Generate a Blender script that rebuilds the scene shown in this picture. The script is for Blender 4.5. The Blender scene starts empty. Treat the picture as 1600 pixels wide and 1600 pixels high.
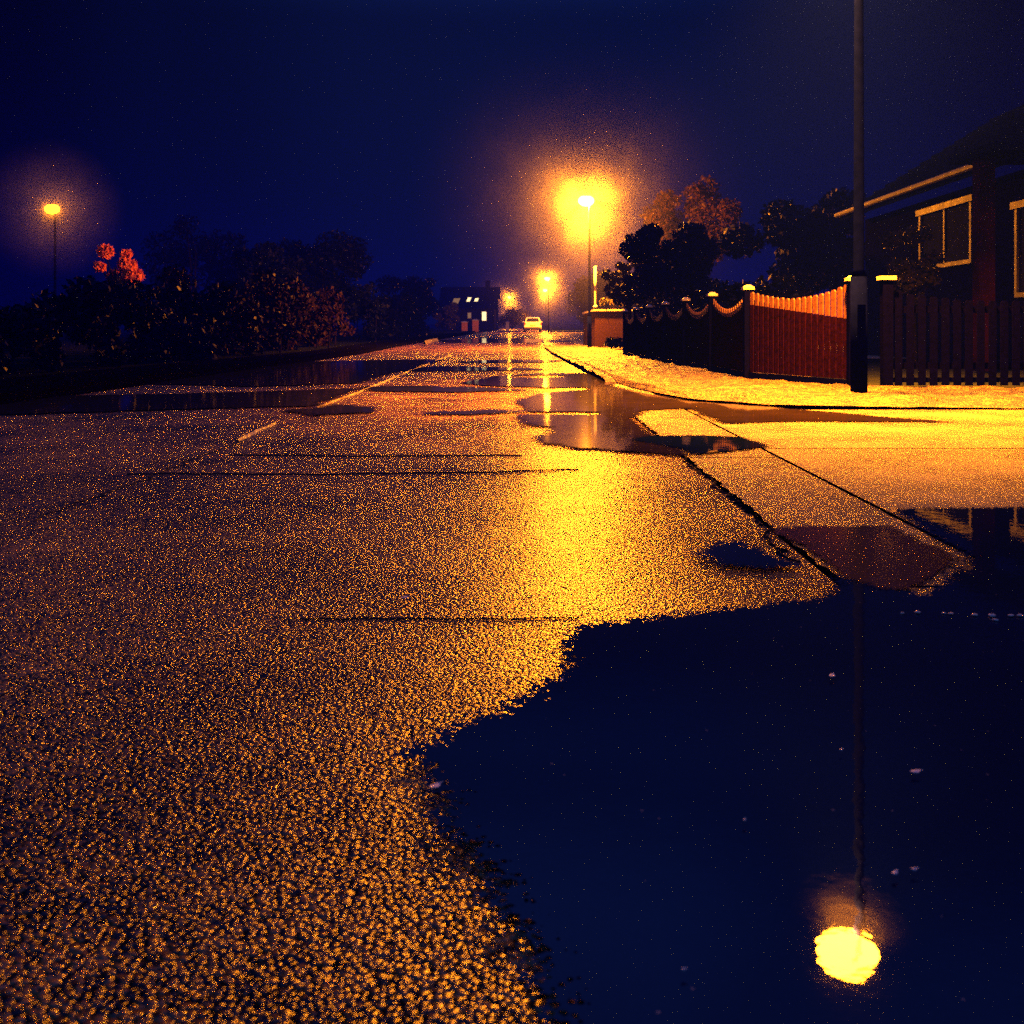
import bpy, math, random
import numpy as np
random.seed(5); RNG = np.random.default_rng(5)
R = math.radians
sc = bpy.context.scene
col = sc.collection
# ------------------------------------------------------------------ camera
HC, F, HY = 0.6, 1700.0, 520.0          # eye height (m), focal length in px of a 1600 px frame, horizon row
cam = bpy.data.cameras.new('camera'); cam_o = bpy.data.objects.new('camera', cam); col.objects.link(cam_o)
cam_o.location = (0, 0, HC); cam_o.rotation_euler = (R(90), 0, 0)
cam.sensor_width = 36; cam.lens = 36*F/1600; cam.shift_y = -(800-HY)/1600
cam.clip_start = 0.05; cam.clip_end = 2000
cam.dof.use_dof = True; cam.dof.focus_distance = 6.0; cam.dof.aperture_fstop = 9.0
sc.camera = cam_o
# ------------------------------------------------------------------ world: clear night sky, deep blue, dimmed sideways as a vignette, raised overhead to lift the blacks
W = bpy.data.worlds.new('World'); sc.world = W; W.use_nodes = True
nt = W.node_tree; nt.nodes.clear()
def N(t, ty, **k):
    n = t.nodes.new(ty)
    for a, b in k.items(): setattr(n, a, b)
    return n
wo = N(nt, 'ShaderNodeOutputWorld'); bg = N(nt, 'ShaderNodeBackground'); tc = N(nt, 'ShaderNodeTexCoord'); sx = N(nt, 'ShaderNodeSeparateXYZ')
nt.links.new(tc.outputs['Generated'], sx.inputs[0])
def ramp(t, stops, inp, interp='LINEAR'):
    r = N(t, 'ShaderNodeValToRGB'); r.color_ramp.interpolation = interp; e = r.color_ramp.elements
    while len(e) < len(stops): e.new(0.5)
    for el, (p, c) in zip(e, stops):
        el.position = p; el.color = (*(c if hasattr(c, '__len__') else (c, c, c)), 1)
    t.links.new(inp, r.inputs[0]); return r.outputs[0]
def M(t, op, a, b=None, c=None, clamp=False):
    n = N(t, 'ShaderNodeMath', operation=op, use_clamp=clamp)
    for i, v in enumerate((a, b, c)):
        if v is None: continue
        if hasattr(v, 'is_output'): t.links.new(v, n.inputs[i])
        else: n.inputs[i].default_value = v
    return n.outputs[0]
BLUE_SKY = (0.04, 0.115, 0.72)
elev = ramp(nt, [(0, .035), (.27, .045), (.37, .20), (.5, .58), (1, .45)], sx.outputs['Z'], 'EASE')
h2 = M(nt, 'SQRT', M(nt, 'ADD', M(nt, 'MULTIPLY', sx.outputs['X'], sx.outputs['X']), M(nt, 'MULTIPLY', sx.outputs['Y'], sx.outputs['Y'])))
az = M(nt, 'ABSOLUTE', M(nt, 'DIVIDE', sx.outputs['X'], M(nt, 'MAXIMUM', h2, .001)))
azf = ramp(nt, [(0, 1), (.12, .95), (.30, .5), (.43, .12), (.6, .06)], az, 'EASE')
hi = ramp(nt, [(.30, 0), (.6, 1)], sx.outputs['Z'])
fac = M(nt, 'MULTIPLY', elev, M(nt, 'MAXIMUM', azf, hi))
cm = N(nt, 'ShaderNodeVectorMath', operation='SCALE'); cm.inputs[0].default_value = BLUE_SKY
nt.links.new(fac, cm.inputs['Scale']); nt.links.new(cm.outputs[0], bg.inputs['Color']); bg.inputs['Strength'].default_value = 1.0
nt.links.new(bg.outputs[0], wo.inputs['Surface'])
# faint blue fill light, added overhead to lift the dark areas
fill_sun = bpy.data.lights.new('blue_fill', 'SUN'); fill_sun.energy = 0.02; fill_sun.color = (.15, .35, 1); fill_sun.angle = R(12)
mo = bpy.data.objects.new('blue_fill', fill_sun); mo.rotation_euler = (R(35), R(12), 0); col.objects.link(mo)
# ------------------------------------------------------------------ exposure and render
vs = sc.view_settings; vs.view_transform = 'Standard'; vs.look = 'None'; vs.exposure = 0; vs.gamma = 1
cy = sc.cycles; cy.use_denoising = False; cy.max_bounces = 5; cy.diffuse_bounces = 2; cy.glossy_bounces = 4
cy.transparent_max_bounces = 12; cy.volume_step_rate = .5; cy.volume_bounces = 0; cy.sample_clamp_indirect = 1.5; cy.sample_clamp_direct = 45
try: cy.denoiser = 'OPENIMAGEDENOISE'
except Exception: pass
SODIUM = (1.0, 0.262, 0.007)
LAMP_L = 300.0

# ================================================================== helpers
def gz(y): return 0.0 if y < 30 else 0.0086*(y-30)
def gp(px, py):                              # photo pixel -> point of the ground
    v = py-HY
    d = 1020.0/v if v > 34 else 1458.6/(v+14.62)
    return ((px-800)*d/F, d)
def at(px, d): return (px-800)*d/F
def zz(py, d): return HC+(HY-py)*d/F
def tag(o, label=None, cat=None, group=None, kind=None):
    if label: o['label'] = label
    if cat: o['category'] = cat
    if group: o['group'] = group
    if kind: o['kind'] = kind
    return o
def empty(name, loc, rz=0):
    o = bpy.data.objects.new(name, None); o.location = loc; o.rotation_euler = (0, 0, rz); o.empty_display_size = .1
    col.objects.link(o); return o
class MB:
    def __init__(s): s.v = []; s.f = []
    def add(s, vs_, fs):
        b = len(s.v); s.v += [tuple(p) for p in vs_]; s.f += [tuple(i+b for i in f) for f in fs]; return s
    def box(s, x0, x1, y0, y1, z0, z1, tx=0, ty=0):
        return s.add([(x0, y0, z0), (x1, y0, z0), (x1, y1, z0), (x0, y1, z0), (x0+tx, y0+ty, z1), (x1-tx, y0+ty, z1), (x1-tx, y1-ty, z1), (x0+tx, y1-ty, z1)],
                     [(3, 2, 1, 0), (4, 5, 6, 7), (0, 1, 5, 4), (1, 2, 6, 5), (2, 3, 7, 6), (3, 0, 4, 7)])
    def tube(s, pts, rad, n=10, cap=True):
        rad = rad if hasattr(rad, '__len__') else [rad]*len(pts)
        P = [np.array(p, float) for p in pts]; b = len(s.v)
        up = np.array((0, 0, 1.)); 
        for i, p in enumerate(P):
            t = (P[min(i+1, len(P)-1)]-P[max(i-1, 0)]); t /= (np.linalg.norm(t)+1e-9)
            a = np.cross(t, up if abs(t[2]) < .95 else np.array((0, 1., 0))); a /= (np.linalg.norm(a)+1e-9); c = np.cross(t, a)
            for k in range(n):
                w = 2*math.pi*k/n; q = p+rad[i]*(math.cos(w)*a+math.sin(w)*c); s.v.append(tuple(q))
        for i in range(len(P)-1):
            for k in range(n):
                k2 = (k+1) % n; s.f.append((b+i*n+k, b+i*n+k2, b+(i+1)*n+k2, b+(i+1)*n+k))
        if cap:
            s.f.append(tuple(b+k for k in range(n))[::-1]); s.f.append(tuple(b+(len(P)-1)*n+k for k in range(n)))
        return s
    def sphere(s, c, r, nu=12, nv=8, jit=0, half=None):
        b = len(s.v); rx, ry, rz = r if hasattr(r, '__len__') else (r, r, r)
        for j in range(nv+1):
            th = math.pi*j/nv
            if half == 'low': th = math.pi/2+th/2
            if half == 'high': th = th/2
            for i in range(nu):
                ph = 2*math.pi*i/nu; q = 1+random.uniform(-jit, jit)
                s.v.append((c[0]+rx*q*math.sin(th)*math.cos(ph), c[1]+ry*q*math.sin(th)*math.sin(ph), c[2]+rz*q*math.cos(th)))
        for j in range(nv):
            for i in range(nu):
                i2 = (i+1) % nu; s.f.append((b+j*nu+i, b+(j+1)*nu+i, b+(j+1)*nu+i2, b+j*nu+i2))
        return s
    def build(s, name, mt, parent=None, smooth=False, bevel=0):
        me = bpy.data.meshes.new(name); me.from_pydata(s.v, [], s.f); me.materials.append(mt); me.update()
        o = bpy.data.objects.new(name, me); col.objects.link(o)
        if parent: o.parent = parent
        if smooth:
            for p in me.polygons: p.use_smooth = True
        if bevel:
            m = o.modifiers.new('bevel', 'BEVEL'); m.width = bevel; m.segments = 2; m.limit_method = 'ANGLE'
        return o
def children(o): return [c for c in bpy.data.objects if c.parent == o]
def copy_tree(o, parent=None):
    c = o.copy(); col.objects.link(c); c.parent = parent
    for ch in children(o): copy_tree(ch, c)
    return c

# ------------------------------------------------------------------ materials
def mat(name, c1, c2=None, rough=.7, scale=8, metal=0, bump=0, bscale=40, spec=.5, wet=0):
    m = bpy.data.materials.new(name); m.use_nodes = True; t = m.node_tree; p = t.nodes['Principled BSDF']
    g = N(t, 'ShaderNodeNewGeometry'); n = N(t, 'ShaderNodeTexNoise'); n.inputs['Scale'].default_value = scale; n.inputs['Detail'].default_value = 5
    t.links.new(g.outputs['Position'], n.inputs['Vector'])
    c2 = c2 or tuple(x*.6 for x in c1)
    t.links.new(ramp(t, [(.35, c1), (.68, c2)], n.outputs['Fac']), p.inputs['Base Color'])
    p.inputs['Metallic'].default_value = metal; p.inputs['Specular IOR Level'].default_value = spec
    rr = N(t, 'ShaderNodeMapRange'); rr.inputs['To Min'].default_value = max(.02, rough-.12); rr.inputs['To Max'].default_value = min(1, rough+.12)
    t.links.new(n.outputs['Fac'], rr.inputs[0]); t.links.new(rr.outputs[0], p.inputs['Roughness'])
    if bump:
        n2 = N(t, 'ShaderNodeTexNoise'); n2.inputs['Scale'].default_value = bscale; n2.inputs['Detail'].default_value = 4
        t.links.new(g.outputs['Position'], n2.inputs['Vector'])
        b = N(t, 'ShaderNodeBump'); b.inputs['Distance'].default_value = bump; t.links.new(n2.outputs['Fac'], b.inputs['Height']); t.links.new(b.outputs[0], p.inputs['Normal'])
    return m
def emit(name, c, s):
    m = bpy.data.materials.new(name); m.use_nodes = True; t = m.node_tree; t.nodes.clear()
    e = N(t, 'ShaderNodeEmission'); e.inputs[0].default_value = (*c, 1); e.inputs[1].default_value = s
    o = N(t, 'ShaderNodeOutputMaterial'); t.links.new(e.outputs[0], o.inputs[0]); return m
def leafmat(name, c1, c2, tr=.25):
    m = mat(name, c1, c2, rough=.45, scale=6); p = m.node_tree.nodes['Principled BSDF']
    p.inputs['Specular IOR Level'].default_value = .03
    return m
def paving(name, base1, base2, stone, bumpd, rough, patch=1.2, warm=0, rvar=.14):
    """wet aggregate surface: domed stones, fine grit, patches that are wetter and patches that are drier"""
    m = bpy.data.materials.new(name); m.use_nodes = True; t = m.node_tree; p = t.nodes['Principled BSDF']
    g = N(t, 'ShaderNodeNewGeometry'); P = g.outputs['Position']
    v = N(t, 'ShaderNodeTexVoronoi'); v.inputs['Scale'].default_value = stone; t.links.new(P, v.inputs['Vector'])
    n = N(t, 'ShaderNodeTexNoise'); n.inputs['Scale'].default_value = stone*.45; n.inputs['Detail'].default_value = 3; t.links.new(P, n.inputs['Vector'])
    big = N(t, 'ShaderNodeTexNoise'); big.inputs['Scale'].default_value = patch; big.inputs['Detail'].default_value = 6; big.inputs['Roughness'].default_value = .6; t.links.new(P, big.inputs['Vector'])
    cs = N(t, 'ShaderNodeSeparateColor'); t.links.new(v.outputs['Color'], cs.inputs[0])
    # height: dome of each stone with a random level, plus grit
    hgt = M(t, 'ADD', M(t, 'MULTIPLY', M(t, 'SUBTRACT', 1, M(t, 'MULTIPLY', M(t, 'MULTIPLY', v.outputs['Distance'], v.outputs['Distance']), 1.6)), M(t, 'ADD', .35, cs.outputs[0])), M(t, 'MULTIPLY', n.outputs['Fac'], .35))
    b = N(t, 'ShaderNodeBump'); b.inputs['Distance'].default_value = bumpd; t.links.new(hgt, b.inputs['Height'])
    b2 = N(t, 'ShaderNodeBump'); b2.inputs['Distance'].default_value = .004; t.links.new(big.outputs['Fac'], b2.inputs['Height']); t.links.new(b.outputs[0], b2.inputs['Normal'])
    t.links.new(b2.outputs[0], p.inputs['Normal'])
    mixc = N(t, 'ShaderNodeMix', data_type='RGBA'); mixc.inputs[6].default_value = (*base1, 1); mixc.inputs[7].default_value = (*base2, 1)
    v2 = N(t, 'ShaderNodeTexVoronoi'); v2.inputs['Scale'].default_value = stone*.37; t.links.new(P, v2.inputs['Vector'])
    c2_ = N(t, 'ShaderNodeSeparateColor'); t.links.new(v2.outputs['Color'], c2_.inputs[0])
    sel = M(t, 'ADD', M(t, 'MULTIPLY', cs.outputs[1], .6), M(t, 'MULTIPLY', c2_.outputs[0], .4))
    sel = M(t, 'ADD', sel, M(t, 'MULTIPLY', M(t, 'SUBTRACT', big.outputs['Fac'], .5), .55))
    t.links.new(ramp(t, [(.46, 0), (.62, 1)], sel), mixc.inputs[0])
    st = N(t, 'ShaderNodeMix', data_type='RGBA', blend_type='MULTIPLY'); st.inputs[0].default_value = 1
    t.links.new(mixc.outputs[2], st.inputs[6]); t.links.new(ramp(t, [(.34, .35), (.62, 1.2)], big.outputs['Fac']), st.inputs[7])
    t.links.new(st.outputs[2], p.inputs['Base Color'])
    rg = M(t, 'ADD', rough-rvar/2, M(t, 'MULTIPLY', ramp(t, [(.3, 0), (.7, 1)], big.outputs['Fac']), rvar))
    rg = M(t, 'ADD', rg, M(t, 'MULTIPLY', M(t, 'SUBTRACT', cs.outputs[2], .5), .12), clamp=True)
    t.links.new(rg, p.inputs['Roughness']); p.inputs['Specular IOR Level'].default_value = .5
    return m
MT = {}
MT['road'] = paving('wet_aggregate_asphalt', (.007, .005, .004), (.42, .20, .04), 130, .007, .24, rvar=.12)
MT['concrete'] = paving('wet_concrete', (.04, .028, .010), (.16, .125, .045), 260, .0022, .33, patch=2.2)
MT['apron'] = paving('wet_pale_concrete', (.05, .035, .012), (.26, .21, .08), 240, .0022, .36, patch=1.6)
MT['verge'] = paving('pale_gravel_verge', (.012, .006, .003), (.13, .085, .025), 60, .012, .55, patch=3)
MT['soil'] = mat('dark_soil_and_grass', (.012, .018, .010), (.03, .035, .02), spec=0, rough=.95, scale=5, bump=.03, bscale=30)
MT['grass'] = mat('lawn_grass', (.008, .011, .006), (.014, .016, .008), spec=0, rough=.95, scale=9, bump=.03, bscale=60)
MT['path_or_added_strip'] = mat('pale_strip', (.5, .4, .2), (.35, .28, .12), rough=.6, scale=9, bump=.006, bscale=60)
MT['kerbdark'] = mat('darkened_kerb', (.003, .0025, .0025), (.002, .002, .002), rough=.8, scale=6, spec=0)  # colour darkened to stand in for the vignette on the left
MT['trim'] = mat('shade_patched_cream_trim', (.09, .075, .04), (.003, .002, .004), rough=.6, scale=4.5, spec=.15)  # near-black patches put in as foliage shade breaking up the lit trim
MT['tar'] = mat('dark_joint_sealant', (.006, .006, .007), (.012, .012, .013), rough=.9, scale=30, spec=.1)
MT['galv'] = mat('weathered_galvanised_steel', (.04, .045, .05), (.03, .032, .04), rough=.45, metal=.7, scale=12)
MT['pole'] = mat('night_blue_lamp_post', (.0008, .0015, .05), (.0005, .001, .035), spec=0, rough=.5, scale=12)  # night blue put into the colour so the post sinks into the dark
MT['hood'] = mat('grey_lantern_hood', (.16, .16, .17), rough=.5)
MT['bulb'] = emit('sodium_lamp_glass', SODIUM, LAMP_L); _t = MT['bulb'].node_tree
_o = [n for n in _t.nodes if n.type == 'OUTPUT_MATERIAL'][0]; _e = [n for n in _t.nodes if n.type == 'EMISSION'][0]
_m = N(_t, 'ShaderNodeAddShader'); _x = N(_t, 'ShaderNodeBsdfTransparent'); _t.links.new(_e.outputs[0], _m.inputs[0]); _t.links.new(_x.outputs[0], _m.inputs[1]); _t.links.new(_m.outputs[0], _o.inputs[0])
MT['bulb'].cycles.emission_sampling = 'FRONT'
MT['bulb_dim'] = emit('dim_sodium_lamp_glass', SODIUM, 22.0)
MT['picket_lit'] = mat('lit_picket_tips', (.12, .042, .010), (.05, .014, .004), rough=.6, scale=25, bump=.002)  # lamplit picket tops, the brightness put into the colour
MT['picket'] = mat('red_brown_shaded_boards', (.009, .0015, .0015), (.0035, .0008, .001), spec=0, rough=.55, scale=20, bump=.002)  # same pickets below the light cutoff, shade put into the colour
MT['picket_dark'] = mat('night_blue_pickets', (.0008, .0007, .03), (.0005, .0005, .02), spec=0, rough=.6, scale=20, bump=.002)  # blue of the unlit night put into the picket colour
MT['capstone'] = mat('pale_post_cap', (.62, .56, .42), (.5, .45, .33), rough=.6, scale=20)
MT['brick'] = mat('night_blue_brick', (.002, .0015, .03), (.0012, .001, .022), spec=0, rough=.8, scale=30, bump=.004)  # brick coloured in the blue of night shade
MT['brownbrick'] = mat('brown_brick', (.045, .02, .008), (.02, .009, .005), spec=0, rough=.8, scale=30, bump=.004)
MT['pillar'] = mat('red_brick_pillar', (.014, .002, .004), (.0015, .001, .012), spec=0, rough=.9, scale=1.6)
MT['render'] = mat('grey_rendered_wall', (.022, .02, .02), (.014, .013, .012), spec=0, rough=.85, scale=6, bump=.003)
MT['white'] = mat('white_painted_wood', (.72, .70, .64), (.55, .53, .48), rough=.45, scale=14)
MT['carwhite'] = mat('white_car_paint', (.80, .80, .78), (.76, .76, .74), rough=.22, scale=5)
MT['glassdark'] = mat('dark_window_glass', (.01, .012, .016), (.014, .016, .02), rough=.8, spec=0)
MT['rubber'] = mat('black_rubber', (.012, .012, .012), rough=.8)
MT['redlens'] = mat('red_tail_light_plastic', (.35, .015, .01), rough=.2)
MT['plate'] = mat('yellow_number_plate', (.75, .55, .08), rough=.4)
MT['leaf_o'] = leafmat('lamplit_orange_leaves', (.75, .16, .02), (.8, .22, .04))  # orange lamplight put into the leaf colour
MT['leaf_m'] = leafmat('dim_lit_leaves', (.010, .006, .004), (.028, .011, .004))  # mid-bright copy of the leaves for faintly lit crowns, light in the colour
MT['bark'] = mat('rough_dark_bark', (.015, .011, .008), (.008, .006, .004), spec=0, rough=.9, scale=20, bump=.01)
MT['leaf'] = leafmat('shaded_leaves', (.0015, .0035, .03), (.003, .004, .03))  # leaves in the dark, night blue put into the colour
MT['leaf_l'] = leafmat('lit_leaves', (.03, .032, .014), (.07, .05, .02))  # brighter copy of the leaves for lit bushes, light put into the colour
MT['roof'] = mat('night_blue_roof_tiles', (.002, .004, .03), (.001, .003, .02), spec=0, rough=.7, scale=8)  # roof tiles given the blue of night shade as colour
MT['window_warm'] = emit('lit_window', (1, .72, .32), 2.6)
MT['window_dim'] = emit('dim_lit_window', (1, .5, .2), .35)
MT['curtain'] = mat('curtain_cloth', (.45, .2, .1), (.2, .07, .04), rough=.9, scale=5)
MT['orange'] = mat('orange_painted_pier', (.70, .26, .08), (.5, .18, .06), rough=.6, scale=10)
MT['leafdry'] = mat('fallen_dry_leaf', (.9, .85, .6), (.8, .7, .45), rough=.5, scale=60)
MT['pebble'] = mat('pale_wet_pebble', (.9, .8, .5), (.7, .6, .35), rough=.9, scale=60, spec=.1)

# ================================================================== the setting
def sheet(name, ys, xl, xr, z, mt, nx=6, jit=0, label=None):
    """strip that follows the ground between two edges xl(y), xr(y)"""
    mb = MB(); V = []; Fc = []
    for j, y in enumerate(ys):
        a, b = xl(y), xr(y)
        for i in range(nx+1):
            q = random.uniform(-jit, jit) if (i in (0, nx) and jit) else 0
            V.append((a+(b-a)*i/nx+q, y, gz(y)+z))
    for j in range(len(ys)-1):
        for i in range(nx):
            k = j*(nx+1)+i; Fc.append((k, k+1, k+nx+2, k+nx+1))
    mb.add(V, Fc); o = mb.build(name, mt); o['kind'] = 'structure'; return o
def interp(pts):
    X = [p[0] for p in pts]; Y = [p[1] for p in pts]; return lambda y: float(np.interp(y, X, Y))
far = [-6, 0, 4, 8, 12, 16, 20, 25, 30, 40, 50, 60, 80, 100, 130, 160, 200, 240]
gy = far+[300, 600, 1400]
sheet('ground', [-30]+gy, lambda y: -900, lambda y: 900, -.035, MT['soil'], 2)
rl = interp([(0, -4.2), (40, -4.2), (90, -3.2), (130, -2.0), (240, -1)])
rr_ = interp([(0, .73), (8.3, .87), (12, .95), (20, 1.35), (30, 1.9), (45, 2.6), (90, 3.7), (130, 4.2), (240, 5)])
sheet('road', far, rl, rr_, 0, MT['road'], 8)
# concrete channel beside the road, in slabs with open joints
gA = lambda y: rr_(y)+.022; gB = lambda y: 1.235+(y-3)*.021
yy = 1.2-4
for i, (a, b) in enumerate([(-2.0, .9), (.92, 2.55), (2.57, 5.2), (5.22, 8.35), (8.37, 11.5), (11.52, 14.5)]):
    ys = list(np.arange(a, b, .05))+[b]
    j = .012
    mb = MB(); V = []; Fc = []
    for y in ys: V += [(gA(y)+random.uniform(-j, j), y, .002), (gB(y)-.012+random.uniform(-.003, .003), y, .004)]
    for k in range(len(ys)-1): Fc.append((2*k, 2*k+1, 2*k+3, 2*k+2))
    o = mb.add(V, Fc).build('gutter', MT['concrete']); o['kind'] = 'structure'
# driveway crossing right of the channel
for a, b in ((-2, 3.0), (3.012, 5.60), (5.625, 8.42)):
    sheet('pavement', list(np.arange(a, b, .25))+[b], lambda y: gB(y)+.008, lambda y: 11, .004, MT['apron'], 3)
# lumpy pale verge
vo = [gp(*p) for p in [(905, 566), (940, 574), (985, 582), (972, 592), (962, 600), (1000, 610), (1080, 625), (1200, 634), (1330, 637), (1600, 640), (1900, 641)]]
def vfront(x):
    X = [p[0] for p in vo[4:]]; Y = [p[1] for p in vo[4:]]; return float(np.interp(x, X, Y))
mb = MB(); nx, ny = 150, 110; V = []; Fc = []
from mathutils import noise as mn, Vector
for j in range(ny+1):
    for i in range(nx+1):
        x = 1.12+i*(11-1.12)/nx if i > 60 else 1.12+i*(4.6-1.12)/60
        if i > 60: x = 4.6+(i-60)*(11-4.6)/(nx-60)
        y0 = vfront(x) if x > 1.24 else 13.0; y1 = 40 if x < 3.45 else 10.97
        w = (j/ny)**1.8; y = y0+(y1-y0)*w
        ed = min(1, (y-y0)/.35)
        h = .012+ed*(.05+.035*mn.noise(Vector((x*3.1, y*1.3, 0)))+.025*mn.noise(Vector((x*9, y*5, 2))))
        V.append((x, y+(.10*mn.noise(Vector((x*5, 0, 7))) if j == 0 else 0), max(-.02, h)+gz(y)))
for j in range(ny):
    for i in range(nx):
        k = j*(nx+1)+i; Fc.append((k, k+1, k+nx+2, k+nx+1))
o = mb.add(V, Fc).build('verge', MT['verge'], smooth=True); o['kind'] = 'structure'
# pale verge / forecourt farther along on the right, lit by the second lamp
sheet('pavement', [38, 42, 50, 60, 75, 90, 110], lambda y: rr_(y)+.03, lambda y: at(948, y)+(.3 if y < 45 else -.6), .004, MT['apron'], 3)
# left footway and lawn
sheet('path_or_added_strip', [0, 5, 10, 20, 30, 40, 60, 90], lambda y: rl(y)-1.5, lambda y: rl(y)-.17, .09, MT['kerbdark'], 2)
k = MB(); 
for a, b in zip([0, 5, 10, 20, 30, 40, 60, 90][:-1], [0, 5, 10, 20, 30, 40, 60, 90][1:]):
    V = []
    for y in (a, b):
        for x, z in ((rl(y)-.168, -.03), (rl(y)-.168, .1), (rl(y)-.02, .1), (rl(y)-.0, -.03)): V.append((x, y, z+gz(y)))
    k.add(V, [(0, 1, 5, 4), (1, 2, 6, 5), (2, 3, 7, 6)])
o = k.build('kerb', MT['kerbdark']); o['kind'] = 'structure'
sheet('lawn', [0, 5, 10, 20, 30, 40, 60, 90, 130], lambda y: rl(y)-30, lambda y: rl(y)-1.53, .06, MT['grass'], 3)
sheet('path_or_added_strip', [23, 26, 30, 36, 42], lambda y: 4.6+(y-12)*.2, lambda y: 12+(y-12)*.3, .06, MT['path_or_added_strip'], 2)  # pale strip added behind the gate, standing in for lamplit ground
# centre joint of the road, raised bead of pale mortar, and dark cross joints
def bead(name, pts, w, z, mt, jit=.004, step=.04):
    mb = MB(); P = []
    for (a, b) in zip(pts[:-1], pts[1:]):
        n = max(1, int(math.hypot(b[0]-a[0], b[1]-a[1])/step))
        P += [(a[0]+(b[0]-a[0])*i/n, a[1]+(b[1]-a[1])*i/n) for i in range(n)]
    P.append(pts[-1]); V = []; Fc = []
    for i, p in enumerate(P):
        q = P[min(i+1, len(P)-1)]; r = P[max(i-1, 0)]; dx, dy = q[0]-r[0], q[1]-r[1]; L = math.hypot(dx, dy)+1e-9
        nx_, ny_ = -dy/L, dx/L; ww = w*random.uniform(.55, 1.3); ox = random.uniform(-jit, jit)+jit*3*mn.noise(Vector((p[0]*1.7, p[1]*1.7, 3)))+jit*2*mn.noise(Vector((p[0]*6, p[1]*6, 9)))
        ww *= max(.08, .75+1.1*mn.noise(Vector((p[0]*2.3, p[1]*2.3, 5))))
        g0 = gz(p[1])
        V += [(p[0]+nx_*(ww+ox), p[1]+ny_*(ww+ox), g0+.001), (p[0]+nx_*ox, p[1]+ny_*ox, g0+z), (p[0]-nx_*(ww-ox), p[1]-ny_*(ww-ox), g0+.001)]
    for i in range(len(P)-1):
        k = 3*i; Fc += [(k, k+1, k+4, k+3), (k+1, k+2, k+5, k+4)]
    o = mb.add(V, Fc).build(name, mt); o['kind'] = 'structure'; return o
def G(*pp): return [gp(*p) for p in pp]
bead('road_joint', G((372, 690), (394, 678), (430, 663)), .012, .014, MT['path_or_added_strip'])
bead('road_joint', G((495, 638), (560, 614), (640, 580), (672, 568)), .014, .014, MT['path_or_added_strip'])
bead('road_joint', G((680, 564), (705, 556)), .02, .016, MT['path_or_added_strip'])
bead('road_joint', G((40, 815), (250, 743), (372, 690)), .006, .003, MT['tar'], .02)
bead('road_joint', G((360, 711), (560, 713), (815, 712)), .022, .005, MT['tar'], .01)
bead('road_joint', G((200, 741), (500, 741), (700, 739), (905, 735)), .016, .005, MT['tar'], .008)
bead('road_joint', G((470, 966), (640, 967), (800, 967), (880, 965), (905, 967)), .0035, .003, MT['tar'], .008)
bead('road_crack', G((1068, 716), (1100, 742), (1135, 775), (1170, 805), (1205, 842), (1250, 880)), .007, .006, MT['tar'], .02, .03)
bead('road_crack', G((905, 561), (915, 568), (925, 572), (945, 579)), .07, .008, MT['tar'], .08, .12)

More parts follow.
